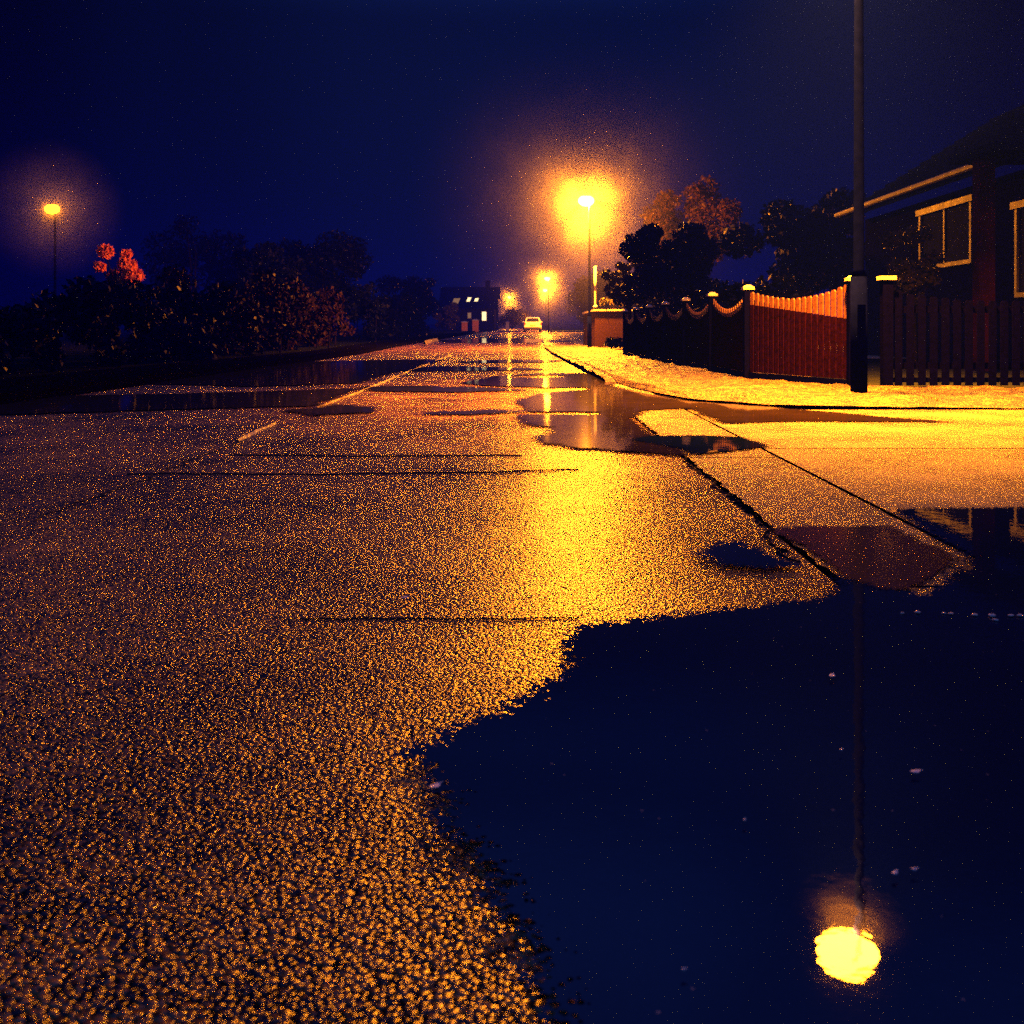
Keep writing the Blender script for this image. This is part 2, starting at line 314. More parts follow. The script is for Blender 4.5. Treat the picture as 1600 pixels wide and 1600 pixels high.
# ------------------------------------------------------------------ puddles: flat water lying in the dips, stones poking through at their rims
def watermat(name, rough, bed1, bed2, stone=130, edge=.05, nscale=14, namp=.05, sheen=.5):
    m = bpy.data.materials.new(name); m.use_nodes = True; t = m.node_tree; p = t.nodes['Principled BSDF']; out = t.nodes['Material Output']
    g = N(t, 'ShaderNodeNewGeometry'); P = g.outputs['Position']
    a = N(t, 'ShaderNodeAttribute', attribute_name='depth')
    v = N(t, 'ShaderNodeTexVoronoi'); v.inputs['Scale'].default_value = stone; t.links.new(P, v.inputs['Vector'])
    cs = N(t, 'ShaderNodeSeparateColor'); t.links.new(v.outputs['Color'], cs.inputs[0])
    n = N(t, 'ShaderNodeTexNoise'); n.inputs['Scale'].default_value = nscale; n.inputs['Detail'].default_value = 6; n.inputs['Roughness'].default_value = .65; t.links.new(P, n.inputs['Vector'])
    # height of the stone here against the water level
    sh = M(t, 'SUBTRACT', M(t, 'MULTIPLY', cs.outputs[0], 1.0), M(t, 'MULTIPLY', v.outputs['Distance'], .9))
    lvl = M(t, 'ADD', a.outputs['Fac'], M(t, 'MULTIPLY', M(t, 'SUBTRACT', n.outputs['Fac'], .5), namp*2))
    lvl = M(t, 'SUBTRACT', lvl, M(t, 'MULTIPLY', sh, edge))
    mask = M(t, 'GREATER_THAN', lvl, 0)
    nb = N(t, 'ShaderNodeTexNoise'); nb.inputs['Scale'].default_value = 3; nb.inputs['Detail'].default_value = 8; t.links.new(P, nb.inputs['Vector'])
    nf = N(t, 'ShaderNodeTexNoise'); nf.inputs['Scale'].default_value = 170; nf.inputs['Detail'].default_value = 3; t.links.new(P, nf.inputs['Vector'])
    t.links.new(ramp(t, [(.35, bed1), (.7, bed2)], M(t, 'MULTIPLY', M(t, 'ADD', nb.outputs['Fac'], nf.outputs['Fac']), .5)), p.inputs['Base Color'])
    vs_ = N(t, 'ShaderNodeTexVoronoi'); vs_.inputs['Scale'].default_value = 55; t.links.new(P, vs_.inputs['Vector'])
    vc = N(t, 'ShaderNodeSeparateColor'); t.links.new(vs_.outputs['Color'], vc.inputs[0])
    speck = M(t, 'MULTIPLY', M(t, 'LESS_THAN', vs_.outputs['Distance'], M(t, 'MULTIPLY', vc.outputs[1], .10)), M(t, 'GREATER_THAN', vc.outputs[0], .80))
    bedc = p.inputs['Base Color'].links[0].from_socket
    mc = N(t, 'ShaderNodeMix', data_type='RGBA'); t.links.new(speck, mc.inputs[0]); t.links.new(bedc, mc.inputs[6]); mc.inputs[7].default_value = (.30, .24, .15, 1); t.links.new(mc.outputs[2], p.inputs['Base Color'])
    p.inputs['Roughness'].default_value = rough; p.inputs['IOR'].default_value = 1.33; p.inputs['Specular IOR Level'].default_value = sheen
    nr = N(t, 'ShaderNodeTexNoise'); nr.inputs['Scale'].default_value = 22; nr.inputs['Detail'].default_value = 3; t.links.new(P, nr.inputs['Vector'])
    b = N(t, 'ShaderNodeBump'); b.inputs['Distance'].default_value = .0005; t.links.new(M(t, 'ADD', nb.outputs['Fac'], M(t, 'MULTIPLY', nr.outputs['Fac'], .35)), b.inputs['Height']); t.links.new(b.outputs[0], p.inputs['Normal'])
    tr = N(t, 'ShaderNodeBsdfTransparent'); mx = N(t, 'ShaderNodeMixShader')
    t.links.new(mask, mx.inputs[0]); t.links.new(tr.outputs[0], mx.inputs[1]); t.links.new(p.outputs[0], mx.inputs[2]); t.links.new(mx.outputs[0], out.inputs['Surface'])
    return m
MT['water'] = watermat('still_puddle_water', .015, (.002, .006, .03), (.005, .012, .04))
MT['water_mid'] = watermat('shallow_puddle_water', .04, (.012, .009, .008), (.03, .02, .015), edge=.08, nscale=5, namp=.10)
MT['water_far'] = watermat('far_puddle_water', .06, (.02, .022, .03), (.035, .035, .04), stone=60, edge=.1, nscale=2.5, namp=.25)
MT['film'] = watermat('thin_water_film', .16, (.045, .010, .005), (.09, .022, .010), edge=.03, nscale=8, namp=.05, sheen=.35)
def sdist(px, py, poly):
    P = np.stack([px, py], -1)[..., None, :]; A = np.array(poly); B = np.roll(A, -1, 0); AB = B-A
    t = np.clip(((P-A)*AB).sum(-1)/((AB**2).sum(-1)+1e-12), 0, 1)
    d = np.sqrt((((P-A)-t[..., None]*AB)**2).sum(-1)).min(-1)
    ins = np.zeros(px.shape, bool)
    for (x1, y1), (x2, y2) in zip(A, B):
        c = ((y1 > py) != (y2 > py)) & (px < (x2-x1)*(py-y1)/(y2-y1+1e-12)+x1); ins ^= c
    return np.where(ins, d, -d)
def puddle(pix, mt, z=.010, holes=(), margin=.12, n=(90, 70)):
    poly = [gp(*p) for p in pix]; hp = [[gp(*p) for p in h] for h in holes]
    A = np.array(poly); x0, x1 = A[:, 0].min()-margin, A[:, 0].max()+margin; y0, y1 = A[:, 1].min()-margin, A[:, 1].max()+margin
    u = np.linspace(x0, x1, n[0]+1); w = np.linspace(0, 1, n[1]+1)**1.4; v = y0+(y1-y0)*w
    X, Y = np.meshgrid(u, v); S = sdist(X, Y, poly)
    for h in hp: S = np.minimum(S, -sdist(X, Y, h))
    idx = -np.ones(X.shape, int); V = []; att = []; Fc = []
    keep = S > -margin
    for j in range(n[1]):
        for i in range(n[0]):
            c = [(j, i), (j, i+1), (j+1, i+1), (j+1, i)]
            if not any(keep[q] for q in c): continue
            for q in c:
                if idx[q] < 0: idx[q] = len(V); V.append((X[q], Y[q], gz(Y[q])+z)); att.append(S[q])
            Fc.append(tuple(int(idx[q]) for q in c))
    o = MB().add(V, Fc).build('puddle', mt); o['kind'] = 'structure'
    a = o.data.attributes.new('depth', 'FLOAT', 'POINT'); a.data.foreach_set('value', np.array(att, np.float32)); return o
near = [(1300, 907), (1304, 928), (1270, 942), (1130, 958), (1000, 974), (900, 985), (872, 1010), (890, 1035), (860, 1070), (800, 1108), (715, 1142), (635, 1185),
        (665, 1210), (690, 1250), (700, 1310), (755, 1365), (800, 1420), (835, 1480), (858, 1550), (880, 1620), (900, 1750), (2300, 1750), (2300, 797), (1600, 797), (1395, 799), (1450, 838), (1515, 874), (1480, 905), (1440, 935), (1370, 925)]
puddle(near, MT['water'], n=(220, 160))
mid = [(806, 628), (822, 640), (806, 652), (815, 664), (857, 669), (858, 679), (828, 686), (850, 694), (905, 702), (1000, 709), (1068, 715), (1072, 712), (1030, 690), (990, 655), (1010, 642), (1075, 640), (1130, 664),
       (1250, 660), (1420, 661), (1500, 662), (1400, 655), (1330, 648), (1200, 638), (1080, 629), (1000, 615), (958, 604), (965, 598), (975, 592), (983, 586), (900, 584), (840, 584), (780, 588), (716, 599), (760, 604), (840, 606), (900, 611), (840, 616)]
bar1 = [(795, 588), (850, 586.5), (896, 588.5), (850, 592), (800, 590.5)]
bar2 = [(790, 645), (935, 645), (935, 650), (790, 649)]
bar3 = [(800, 607), (918, 606.5), (916, 611), (800, 613)]
puddle(mid, MT['water_mid'], z=.0105, holes=(bar1, bar2, bar3), n=(200, 260))
puddle([(985, 690), (1010, 684), (1100, 683), (1160, 686), (1205, 700), (1150, 707), (1085, 713), (1065, 704), (1020, 697)], MT['water'], z=.0115, margin=.04)
puddle([(1085, 872), (1115, 852), (1150, 851), (1200, 870), (1255, 890), (1200, 894), (1120, 888)], MT['water'], z=.0112, margin=.05)
puddle([(1205, 832), (1260, 827), (1392, 826), (1440, 850), (1495, 875), (1460, 905), (1400, 930), (1330, 915), (1290, 880)], MT['film'], z=.0088, margin=.05)
puddle([(-300, 655), (0, 650), (150, 645), (360, 639), (480, 636), (505, 630), (560, 608), (400, 613), (250, 617), (0, 622), (-300, 628)], MT['water_far'], n=(120, 90))
puddle([(-200, 590), (200, 600), (400, 605), (560, 600), (610, 584), (700, 562), (600, 563), (470, 566), (300, 574), (0, 580)], MT['water_far'], z=.011, n=(120, 90))
puddle([(560, 606), (640, 604), (760, 607), (830, 611), (700, 614), (580, 612)], MT['water_far'], z=.0115, margin=.1, n=(80, 60))
puddle([(600, 577), (700, 573), (790, 575), (870, 578), (760, 580), (640, 581)], MT['water_far'], z=.0115, margin=.1, n=(80, 60))
puddle([(700, 566), (790, 562.5), (890, 564), (850, 567), (760, 568)], MT['water_far'], z=.0115, margin=.1, n=(80, 60))
puddle([(440, 645), (520, 634), (590, 638), (585, 646), (500, 650)], MT['water_far'], z=.0125, margin=.1, n=(80, 60))
puddle([(640, 648), (760, 643), (830, 644), (740, 651)], MT['water_far'], z=.0125, margin=.1, n=(80, 60))
puddle([(680, 532), (760, 528.5), (850, 530), (900, 534), (820, 536), (700, 536)], MT['water_far'], z=.011, margin=.5, n=(80, 60))

# ================================================================== street lamps
def make_lamp():
    r = empty('street_lamp', (0, 0, 0))
    MB().tube([(0, 0, -.05), (0, 0, 1.1)], [.075, .072], 16).build('base_column', MT['pole'], r, True)
    d = MB().box(-.035, .035, -.0815, -.068, .35, .85).build('access_door', MT['pole'], r); 
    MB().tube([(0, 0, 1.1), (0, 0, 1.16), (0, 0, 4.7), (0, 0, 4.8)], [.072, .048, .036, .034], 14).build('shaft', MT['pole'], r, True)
    MB().tube([(0, 0, 4.74), (-.01, 0, 4.94), (-.04, 0, 5.03), (-.08, 0, 5.05)], .026, 10).build('bracket', MT['pole'], r, True)
    h = MB().sphere((-.11, 0, 5.11), (.17, .11, .08), 20, 8, half='high').build('lantern_hood', MT['hood'], r, True)
    MB().sphere((-.11, 0, 4.96), (.27, .18, .19), 20, 12).build('lantern_glass', MT['bulb'], h, True)
    return r
def halo_mat(A, RM):  # glow volume around a lamp, imitates lens bloom
    m = bpy.data.materials.new('lamp_halo_volume'); m.use_nodes = True; t = m.node_tree; t.nodes.clear()
    tc = N(t, 'ShaderNodeTexCoord'); ln = N(t, 'ShaderNodeVectorMath', operation='LENGTH'); t.links.new(tc.outputs['Object'], ln.inputs[0])
    r_ = ln.outputs['Value']
    nz = N(t, 'ShaderNodeTexNoise'); nz.inputs['Scale'].default_value = 1.3; nz.inputs['Detail'].default_value = 4; t.links.new(tc.outputs['Object'], nz.inputs['Vector'])
    d = M(t, 'DIVIDE', A, M(t, 'POWER', M(t, 'MAXIMUM', r_, .3), 2.3))
    d = M(t, 'MULTIPLY', d, M(t, 'SMOOTH_MIN', 1.0, M(t, 'MAXIMUM', M(t, 'MULTIPLY', M(t, 'SUBTRACT', 1, M(t, 'DIVIDE', r_, RM)), 1.6), 0), .2))
    d = M(t, 'MULTIPLY', d, M(t, 'MULTIPLY', M(t, 'POWER', nz.outputs['Fac'], 1.5), 2.9))
    pv = N(t, 'ShaderNodeVolumePrincipled'); pv.inputs['Color'].default_value = (.95, .9, .85, 1); t.links.new(d, pv.inputs['Density'])
    o = N(t, 'ShaderNodeOutputMaterial'); t.links.new(pv.outputs[0], o.inputs['Volume']); m.cycles.volume_sampling = 'EQUIANGULAR'; return m
lamp0 = make_lamp()
for i, (px, d, lab) in enumerate([
        (1342, 9.7, 'near dark street lamp post in front of the picket fence, its head above the frame'),
        (921, 36.4, 'tall street lamp with the largest glowing orange lantern, beside the trees'),
        (857, 99.8, 'street lamp glowing above the white car, second largest glow on the right'),
        (853, 134.7, 'small bright street lamp glow just below another, above the white car'),
        (797, 171, 'farthest street lamp glowing over the end of the road'),
        (86, 39.0, 'lone street lamp glowing in the dark at the far left above the hedge')]):
    o = lamp0 if i == 0 else copy_tree(lamp0)
    o.location = (at(px, d), d, gz(d)); tag(o, lab, 'street lamp', 'street lamps along the road')
    if i == 5:
        for hd in children(o):
            for gl in children(hd): gl.data = gl.data.copy(); gl.data.materials[0] = MT['bulb_dim']
    kind, power = [('SPOT', 56000), ('POINT', 27000), ('POINT', 10000), ('POINT', 5000), ('POINT', 8000), ('POINT', 340)][i]
    L = bpy.data.lights.new('lamp_light', kind); L.energy = power; L.color = SODIUM
    L.shadow_soft_size = .10
    if kind == 'SPOT': L.spot_size = R(129); L.spot_blend = 1.0
    lo = bpy.data.objects.new('lamp_light', L); col.objects.link(lo); lo.parent = o; lo.location = (-.11, 0, 4.94)
    if kind == 'SPOT': lo.rotation_euler = Vector((1.25, .55, -4.9)).to_track_quat('-Z', 'Y').to_euler()
    A, RM = [(.0006, .65), (.019, 6.0), (.055, 7), (.03, 5), (.10, 9), (.13, 2.6)][i]
    ms = MB().sphere((0, 0, 0), RM, 24, 16).build('lamp_halo', halo_mat(A, RM)); ms.location = (o.location.x-.11, o.location.y, o.location.z+4.94); ms['kind'] = 'stuff'  # added halo sphere, sized per lamp to give its bloom

# ================================================================== fences on the right
def fence_bay(mb, mt_parent, a, b, top_fn, step=.118, w=.075, z0=.12, z1fn=None, th=.018):
    L = math.hypot(b[0]-a[0], b[1]-a[1]); n = int(L/step); ux, uy = (b[0]-a[0])/L, (b[1]-a[1])/L
    for i in range(n):
        t0 = (i+.5)/n; c = (a[0]+(b[0]-a[0])*t0, a[1]+(b[1]-a[1])*t0); H = top_fn(t0) if z1fn is None else z1fn(t0)
        hw = w/2; zb = z0(t0) if callable(z0) else z0
        H += random.uniform(-.004, .004)
        q = []
        for s in (-1, 1):
            px_, py_ = c[0]+uy*s*th/2, c[1]-ux*s*th/2
            if z1fn is None: q += [(px_-ux*hw, py_-uy*hw, zb), (px_+ux*hw, py_+uy*hw, zb), (px_+ux*hw, py_+uy*hw, H-.02), (px_+ux*hw*.55, py_+uy*hw*.55, H), (px_-ux*hw*.55, py_-uy*hw*.55, H), (px_-ux*hw, py_-uy*hw, H-.02)]
            else: q += [(px_-ux*hw, py_-uy*hw, zb), (px_+ux*hw, py_+uy*hw, zb), (px_+ux*hw, py_+uy*hw, H-.002), (px_+ux*hw, py_+uy*hw, H), (px_-ux*hw, py_-uy*hw, H), (px_-ux*hw, py_-uy*hw, H-.002)]
        mb.add(q, [(0, 1, 2, 3, 4, 5), (11, 10, 9, 8, 7, 6)]+[(k, k+6, (k+1) % 6+6, (k+1) % 6) for k in range(6)])
def bar(mb, a, b, z0, z1, off, th=.04):
    L = math.hypot(b[0]-a[0], b[1]-a[1]); ux, uy = (b[0]-a[0])/L, (b[1]-a[1])/L; nx_, ny_ = uy, -ux
    q = []
    for z in (z0, z1):
        q += [(a[0]+nx_*off, a[1]+ny_*off, z), (b[0]+nx_*off, b[1]+ny_*off, z), (b[0]+nx_*(off+th), b[1]+ny_*(off+th), z), (a[0]+nx_*(off+th), a[1]+ny_*(off+th), z)]
    mb.add(q, [(3, 2, 1, 0), (4, 5, 6, 7), (0, 1, 5, 4), (1, 2, 6, 5), (2, 3, 7, 6), (3, 0, 4, 7)])
fr = empty('picket_fence', (2.82, 13.1, 0)); tag(fr, 'red brown picket fence with dipping tops and pale capped posts along the verge', 'fence')
def loc(p): return (p[0]-2.82, p[1]-13.1)
posts = [(3.42, 10.92)]+[(2.84-.01*i, 13.1+2.28*i) for i in range(7)]
for i, p in enumerate(posts):
    x, y = loc(p); H = 1.12
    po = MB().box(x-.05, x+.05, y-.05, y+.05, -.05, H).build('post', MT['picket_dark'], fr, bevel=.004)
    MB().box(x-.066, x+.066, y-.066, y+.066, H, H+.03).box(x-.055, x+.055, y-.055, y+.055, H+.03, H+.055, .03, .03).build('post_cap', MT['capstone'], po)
for i, (a, b) in enumerate(zip(posts[:-1], posts[1:])):
    a, b = loc(a), loc(b); L = math.hypot(b[0]-a[0], b[1]-a[1]); ux, uy = (b[0]-a[0])/L, (b[1]-a[1])/L
    a2 = (a[0]+ux*.055, a[1]+uy*.055); b2 = (b[0]-ux*.055, b[1]-uy*.055)
    if i == 0: dip = lambda t: 1.10-.115*math.sin(math.pi*min(1, t*1.0))**.9
    else: dip = lambda t: 1.10-.19*math.sin(math.pi*t)**.85
    cut = (lambda t: .74+.20*t) if i == 0 else (lambda t: dip(t)-.10)  # edge of the lamplight, painted as a change of material along this line
    cf = cut
    mb = MB(); fence_bay(mb, None, a2, b2, dip, z0=cf); mb.build('lit_tips', MT['picket_lit'], fr)
    mb = MB(); fence_bay(mb, None, a2, b2, None, w=.088, z0=.13, z1fn=lambda t: cf(t)-.002); mb.build('shaded_pickets', MT['picket'], fr)
    mb = MB(); bar(mb, a2, b2, .28, .35, .012); bar(mb, a2, b2, .70, .76, .012); mb.build('rail', MT['picket_dark'], fr)
    mb = MB(); bar(mb, a2, b2, -.04, .125, -.02); mb.build('gravel_board', MT['picket_dark'], fr)
ga = empty('picket_gate', (3.62, 10.95, 0)); tag(ga, 'dark open picket gate and fence at the right with light showing through its gaps', 'fence')
MB().box(.0+.1, .2, -.05, .05, -.05, 1.13).build('post', MT['picket_dark'], ga); MB().box(.07, .23, -.065, .065, 1.132, 1.17).build('post_cap', MT['capstone'], ga)
pst = MB().box(2.35, 2.45, -.05, .05, -.05, 1.13).build('post', MT['picket_dark'], ga)
mb = MB(); fence_bay(mb, None, (.21, 0), (2.34, 0), lambda t: 1.02-.10*math.sin(math.pi*t), step=.115, w=.074, z0=.07); mb.build('pickets', MT['picket_dark'], ga)
mb = MB(); bar(mb, (.205, 0), (2.345, 0), .235, .30, -.05, .03); bar(mb, (.205, 0), (2.345, 0), .10, .15, -.05, .03); bar(mb, (.205, 0), (2.345, 0), .80, .87, -.05, .03); mb.build('rail', MT['picket_dark'], ga)
mb = MB(); fence_bay(mb, None, (2.46, 0), (5.2, .1), lambda t: 1.02, step=.115, w=.074, z0=.07); mb.build('pickets', MT['picket_dark'], ga)
mb = MB(); bar(mb, (2.46, 0), (5.2, .1), .235, .30, -.05, .03); bar(mb, (2.46, 0), (5.2, .1), .80, .87, -.05, .03); mb.build('rail', MT['picket_dark'], ga)

# ================================================================== foliage
def leaves(name, clumps, n, size, mt, parent=None, loc0=(0, 0, 0)):
    """clumps: (x,y,z,rx,ry,rz); n leaves spread through them, denser near each clump's surface"""
    C = np.array(clumps, float); vol = (C[:, 3]*C[:, 4]*C[:, 5])**.66; idx = RNG.choice(len(C), n, p=vol/vol.sum())
    d = RNG.normal(size=(n, 3)); d /= np.linalg.norm(d, axis=1)[:, None]; r = RNG.uniform(.25, 1.08, n)**.6
    c = C[idx, :3]+d*C[idx, 3:]*r[:, None]; c -= np.array(loc0)
    a = RNG.normal(size=(n, 3)); a /= np.linalg.norm(a, axis=1)[:, None]; b = np.cross(a, RNG.normal(size=(n, 3))); b /= np.linalg.norm(b, axis=1)[:, None]
    s = (size*RNG.uniform(.6, 1.4, n))[:, None]
    V = np.stack([c-a*s, c+b*s*.45+a*s*.1, c+a*s, c-b*s*.45+a*s*.1], 1).reshape(-1, 3)
    me = bpy.data.meshes.new(name); me.vertices.add(4*n); me.vertices.foreach_set('co', V.ravel()); me.loops.add(4*n); me.loops.foreach_set('vertex_index', np.arange(4*n))
    me.polygons.add(n); me.polygons.foreach_set('loop_start', np.arange(0, 4*n, 4)); me.polygons.foreach_set('loop_total', np.full(n, 4)); me.materials.append(mt); me.update()
    o = bpy.data.objects.new(name, me); col.objects.link(o); o.parent = parent; return o
def tree(x, y, h, rad, label, n=9000, size=.09, mt='leaf', name='tree', trunk_h=.35, cat='tree', group=None, lift=0, nclump=22, squash=1.0):
    g = gz(y)-.02; r = empty(name, (x, y, g)); tag(r, label, cat, group)
    cl = []
    c0 = h*(trunk_h+(1-trunk_h)/2); hz = h*(1-trunk_h)/2
    limbs = []
    for i in range(nclump):
        th = random.uniform(0, 6.28); ph = math.acos(random.uniform(-.9, 1)); q = random.uniform(.35, .85)
        p = (rad*q*math.sin(ph)*math.cos(th), rad*q*math.sin(ph)*math.sin(th)*squash, c0+hz*q*math.cos(ph))
        k = rad*random.uniform(.16, .36); cl.append((*p, k, k, k*.8)); limbs.append(p)
    leaves('crown', cl, n, size, MT[mt], r)
    mb = MB(); mb.tube([(0, 0, -.1), (.04*h*random.uniform(-.5, .5), 0, h*trunk_h), (0, 0, h*.7)], [.035*h*.5+.03, .026*h*.5+.02, .02], 9)
    for p in limbs[:9]: mb.tube([(0, 0, h*trunk_h*random.uniform(.8, 1.3)), (p[0]*.5, p[1]*.5, (h*trunk_h+p[2])/2+.1), p], [.014*h, .008*h, .01], 6)
    mb.build('trunk', MT['bark'], r, True); return r
def hedge(x0, x1, y0, y1, h, label, n, size=.06, mt='leaf', name='hedge', zz0=0):
    g = gz((y0+y1)/2); r = empty(name, ((x0+x1)/2, (y0+y1)/2, g+zz0)); tag(r, label, 'hedge')
    cl = []; L = max(y1-y0, x1-x0)
    for i in range(int(14+L*3)):
        k = random.uniform(.22, .5)*min(1.1, h*.6)
        cl.append((random.uniform(-(x1-x0)/2, (x1-x0)/2)*.85, random.uniform(-(y1-y0)/2, (y1-y0)/2)*.98, random.uniform(.15, h-k*.5), k, k, k))
    leaves('foliage', cl, n, size, MT[mt], r)
    for i in range(max(3, int(L*.6))):
        q = cl[i % len(cl)]; MB().tube([(q[0], q[1], -.1), (q[0]+.05, q[1], h*.6)], [.03, .012], 6).build('stem', MT['bark'], r)
    return r
# right side, between the fence and the second lamp
tree(at(1045, 32), 32, 3.9, 1.55, 'dark broad tree just right of the brightest street lamp', 15000, .085)
tree(at(985, 34.5), 34.5, 3.0, .95, 'small leafy tree silhouetted close under the brightest street lamp', 7000, .07)
tree(at(1090, 41), 41, 6.6, 2.2, 'taller tree with sparse faintly lit crown behind the dark broad tree', 9000, .085, 'leaf_m')
tree(at(1265, 31), 31, 4.6, 2.4, 'wide dark tree behind the fence right of the lit trees', 15000, .1)
tree(at(1215, 22), 22, 1.95, .5, 'small reddish shrub showing above the fence top', 1500, .05, 'leaf_l', name='shrub', cat='shrub')
hedge(3.3, 4.6, 15.5, 31, 1.35, 'dark garden hedge behind the far bays of the picket fence', 16000)
hedge(4.4, 6.6, 33, 37, 2.2, 'tall dark shrubs behind the brown wall by the thin white post', 12000, .08)
# right side beyond the lamp
for i, (x, y, h, rd, lab) in enumerate([
        (5.4, 58, 3.6, 2.0, 'dark rounded tree past the thin white post'), (6.5, 70, 4.2, 2.6, 'dark tree half way between the white post and the parked car'),
        (7.2, 84, 4.6, 3.0, 'dark tree on the right shortly before the parked car'), (7.6, 100, 4.6, 3.0, 'dark tree to the right of the parked white car'),
        (9.5, 125, 6.0, 3.6, 'far tree right behind the parked white car')]):
    tree(x, y, h, rd, lab, 8000, .13, trunk_h=.12, group='trees along the right side')
# left side
hedge(-7.6, -5.9, 9, 23, 1.5, 'long dark hedge on the left nearest the viewer', 20000, .07)
hedge(-8.0, -5.8, 24, 40, 2.1, 'leafy hedge on the left with brownish lit end', 15000, .08, 'leaf_m')
hedge(-7.8, -5.6, 46, 75, 2.6, 'far dark hedge on the left before the lit house', 12000, .12)
for i, (x, y, h, rd, lab) in enumerate([
        (-10.5, 46, 4.6, 2.2, 'dark round tree behind the left hedge'),
        (-9.5, 55, 6.0, 3.0, 'tall dark tree on the left behind the far hedge'), (-8.0, 85, 5.2, 2.8, 'dark tree left of the lit far house'),
        (-18, 62, 7.5, 4, 'large dark tree in the background on the left')]):
    tree(x, y, h, rd, lab, 9000, .11, trunk_h=.15, group='trees behind the left hedge')
tree(at(180, 40.5), 40.5, 4.3, 1.05, 'small orange lit tree below the lone left street lamp', 3600, .12, 'leaf_o', trunk_h=.45, nclump=9)
tree(at(700, 112), 112, 3.2, 1.7, 'greenish lit bush left of the far house', 5000, .12, 'leaf_l', name='shrub', trunk_h=.05, cat='shrub')
tree(at(800, 138), 138, 2.9, 2.3, 'low lit bush beyond the end of the road beside the far pale pier', 4000, .12, 'leaf_l', name='shrub', trunk_h=.05, cat='shrub')

# ================================================================== right house
hx, hy0, hy1 = 8.6, 15.5, 26.5
H = empty('house', (hx, 21, 0)); tag(H, 'dark low house on the right with lit gutter edge and window frame', 'house')
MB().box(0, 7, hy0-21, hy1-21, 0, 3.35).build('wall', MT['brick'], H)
q = MB(); ry0, ry1 = hy0-21-.4, hy1-21+.4
q.add([(-.5, ry0, 3.5), (-.5, ry1, 3.5), (3.5, ry0, 6.0), (3.5, ry1, 6.0), (7.5, ry0, 3.5), (7.5, ry1, 3.5), (-.5, ry0, 3.36), (-.5, ry1, 3.36), (3.5, ry0, 5.86), (3.5, ry1, 5.86), (7.5, ry0, 3.36), (7.5, ry1, 3.36)],
      [(0, 2, 3, 1), (2, 4, 5, 3), (6, 7, 9, 8), (8, 9, 11, 10), (0, 1, 7, 6), (4, 10, 11, 5), (0, 6, 8, 2), (2, 8, 10, 4), (1, 3, 9, 7), (3, 5, 11, 9)])
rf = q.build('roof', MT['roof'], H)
q = MB()
for i in range(1, 14):
    t0 = i/14; x = -.5+4*t0; z = 3.5+2.5*t0
    q.box(x-.02, x+.03, ry0, ry1, z-.01, z+.045)
q.build('tile_courses', MT['roof'], rf)
MB().box(3.2, 3.8, -2.2, -1.4, 5.6, 7.0).build('chimney', MT['brick'], rf)
g_ = MB().tube([(-.58, ry0, 3.5), (-.58, ry1, 3.5)], .06, 10).build('gutter', MT['trim'], rf)
def hwin(parent, y, z0, z1, w, x=0):
    f = MB().box(x-.06, x-.003, y-w/2, y-w/2+.08, z0, z1).box(x-.06, x-.003, y+w/2-.08, y+w/2, z0, z1).box(x-.06, x-.003, y-w/2+.08, y+w/2-.08, z0, z0+.08).box(x-.09, x-.003, y-w/2-.1, y+w/2+.1, z1, z1+.12).box(x-.05, x-.003, y-.03, y+.03, z0+.08, z1).build('window', MT['trim'], parent)
    MB().box(x-.02, x-.004, y-w/2+.08, y+w/2-.08, z0+.08, z1).build('pane', MT['glassdark'], f); return f
hwin(H, .55, 1.9, 3.05, 2.6); hwin(H, -3.2, 1.2, 2.7, 1.4)
cb = MB(); 
for i in range(9): 
    zt = 3.0-random.uniform(0, .7); y = .55-1.15+i*.28; cb.box(-.027, -.021, y-.1, y+.08, zt-random.uniform(.15, .4), zt)
MB().box(-1.3, -1.05, -4.0, -3.75, 0, 3.35).build('porch_pillar', MT['pillar'], H)
MB().box(-1.4, 0, -4.6, -3.1, 3.36, 3.48).build('porch_roof', MT['roof'], H)
tree(8.0-.8, 19.5, 2.9, .7, 'leafy climbing shrub in front of the house window', 2200, .06, 'leaf_l', name='shrub', cat='shrub', trunk_h=.3)

# ================================================================== far house with lit windows
fx, fy = -5.2, 131; gf = gz(fy)
FH = empty('far_house', (fx, fy, gf)); tag(FH, 'far dark house with small lit windows and roof lights at the end of the road', 'house')
MB().box(-3.3, 3.1, 0, 7, 0, 2.7).build('wall', MT['render'], FH)
q = MB(); q.add([(-3.6, -.4, 2.7), (3.4, -.4, 2.7), (3.4, 3.5, 5.4), (-3.6, 3.5, 5.4), (3.4, 7.4, 2.7), (-3.6, 7.4, 2.7)], [(0, 1, 2, 3), (3, 2, 4, 5), (0, 3, 5), (1, 4, 2), (0, 5, 4, 1)])
rf = q.build('roof', MT['roof'], FH)
def fwin(px, py, w, h, m, roof=False):
    x = at(px, fy)-fx; z = zz(py, fy)-gf
    if roof:
        def S(u, v): return (x+u+v*.35, -.4+((z+v)-2.7)/2.7*3.9-.06, z+v)
        f = MB(); f.add([S(-w/2, -h/2), S(w/2, -h/2), S(w/2, h/2), S(-w/2, h/2)], [(0, 1, 2, 3)])
        fr_ = MB()
        fr_.add([S(-w/2-.06, -h/2-.06), S(w/2+.06, -h/2-.06), S(w/2+.06, h/2+.06), S(-w/2-.06, h/2+.06)], [(0, 1, 2, 3)])
        o = fr_.build('roof_window', MT['rubber'], FH); o.location = (0, .03, 0)
        b = f.build('pane', m, o); b.location = (0, -.015, 0)
    else:
        o = MB().box(x-w/2-.06, x+w/2+.06, -.05, -.003, z-h/2-.06, z+h/2+.06).build('window', MT['white'], FH)
        MB().box(x-w/2, x+w/2, -.07, -.052, z-h/2, z+h/2).build('pane', m, o)
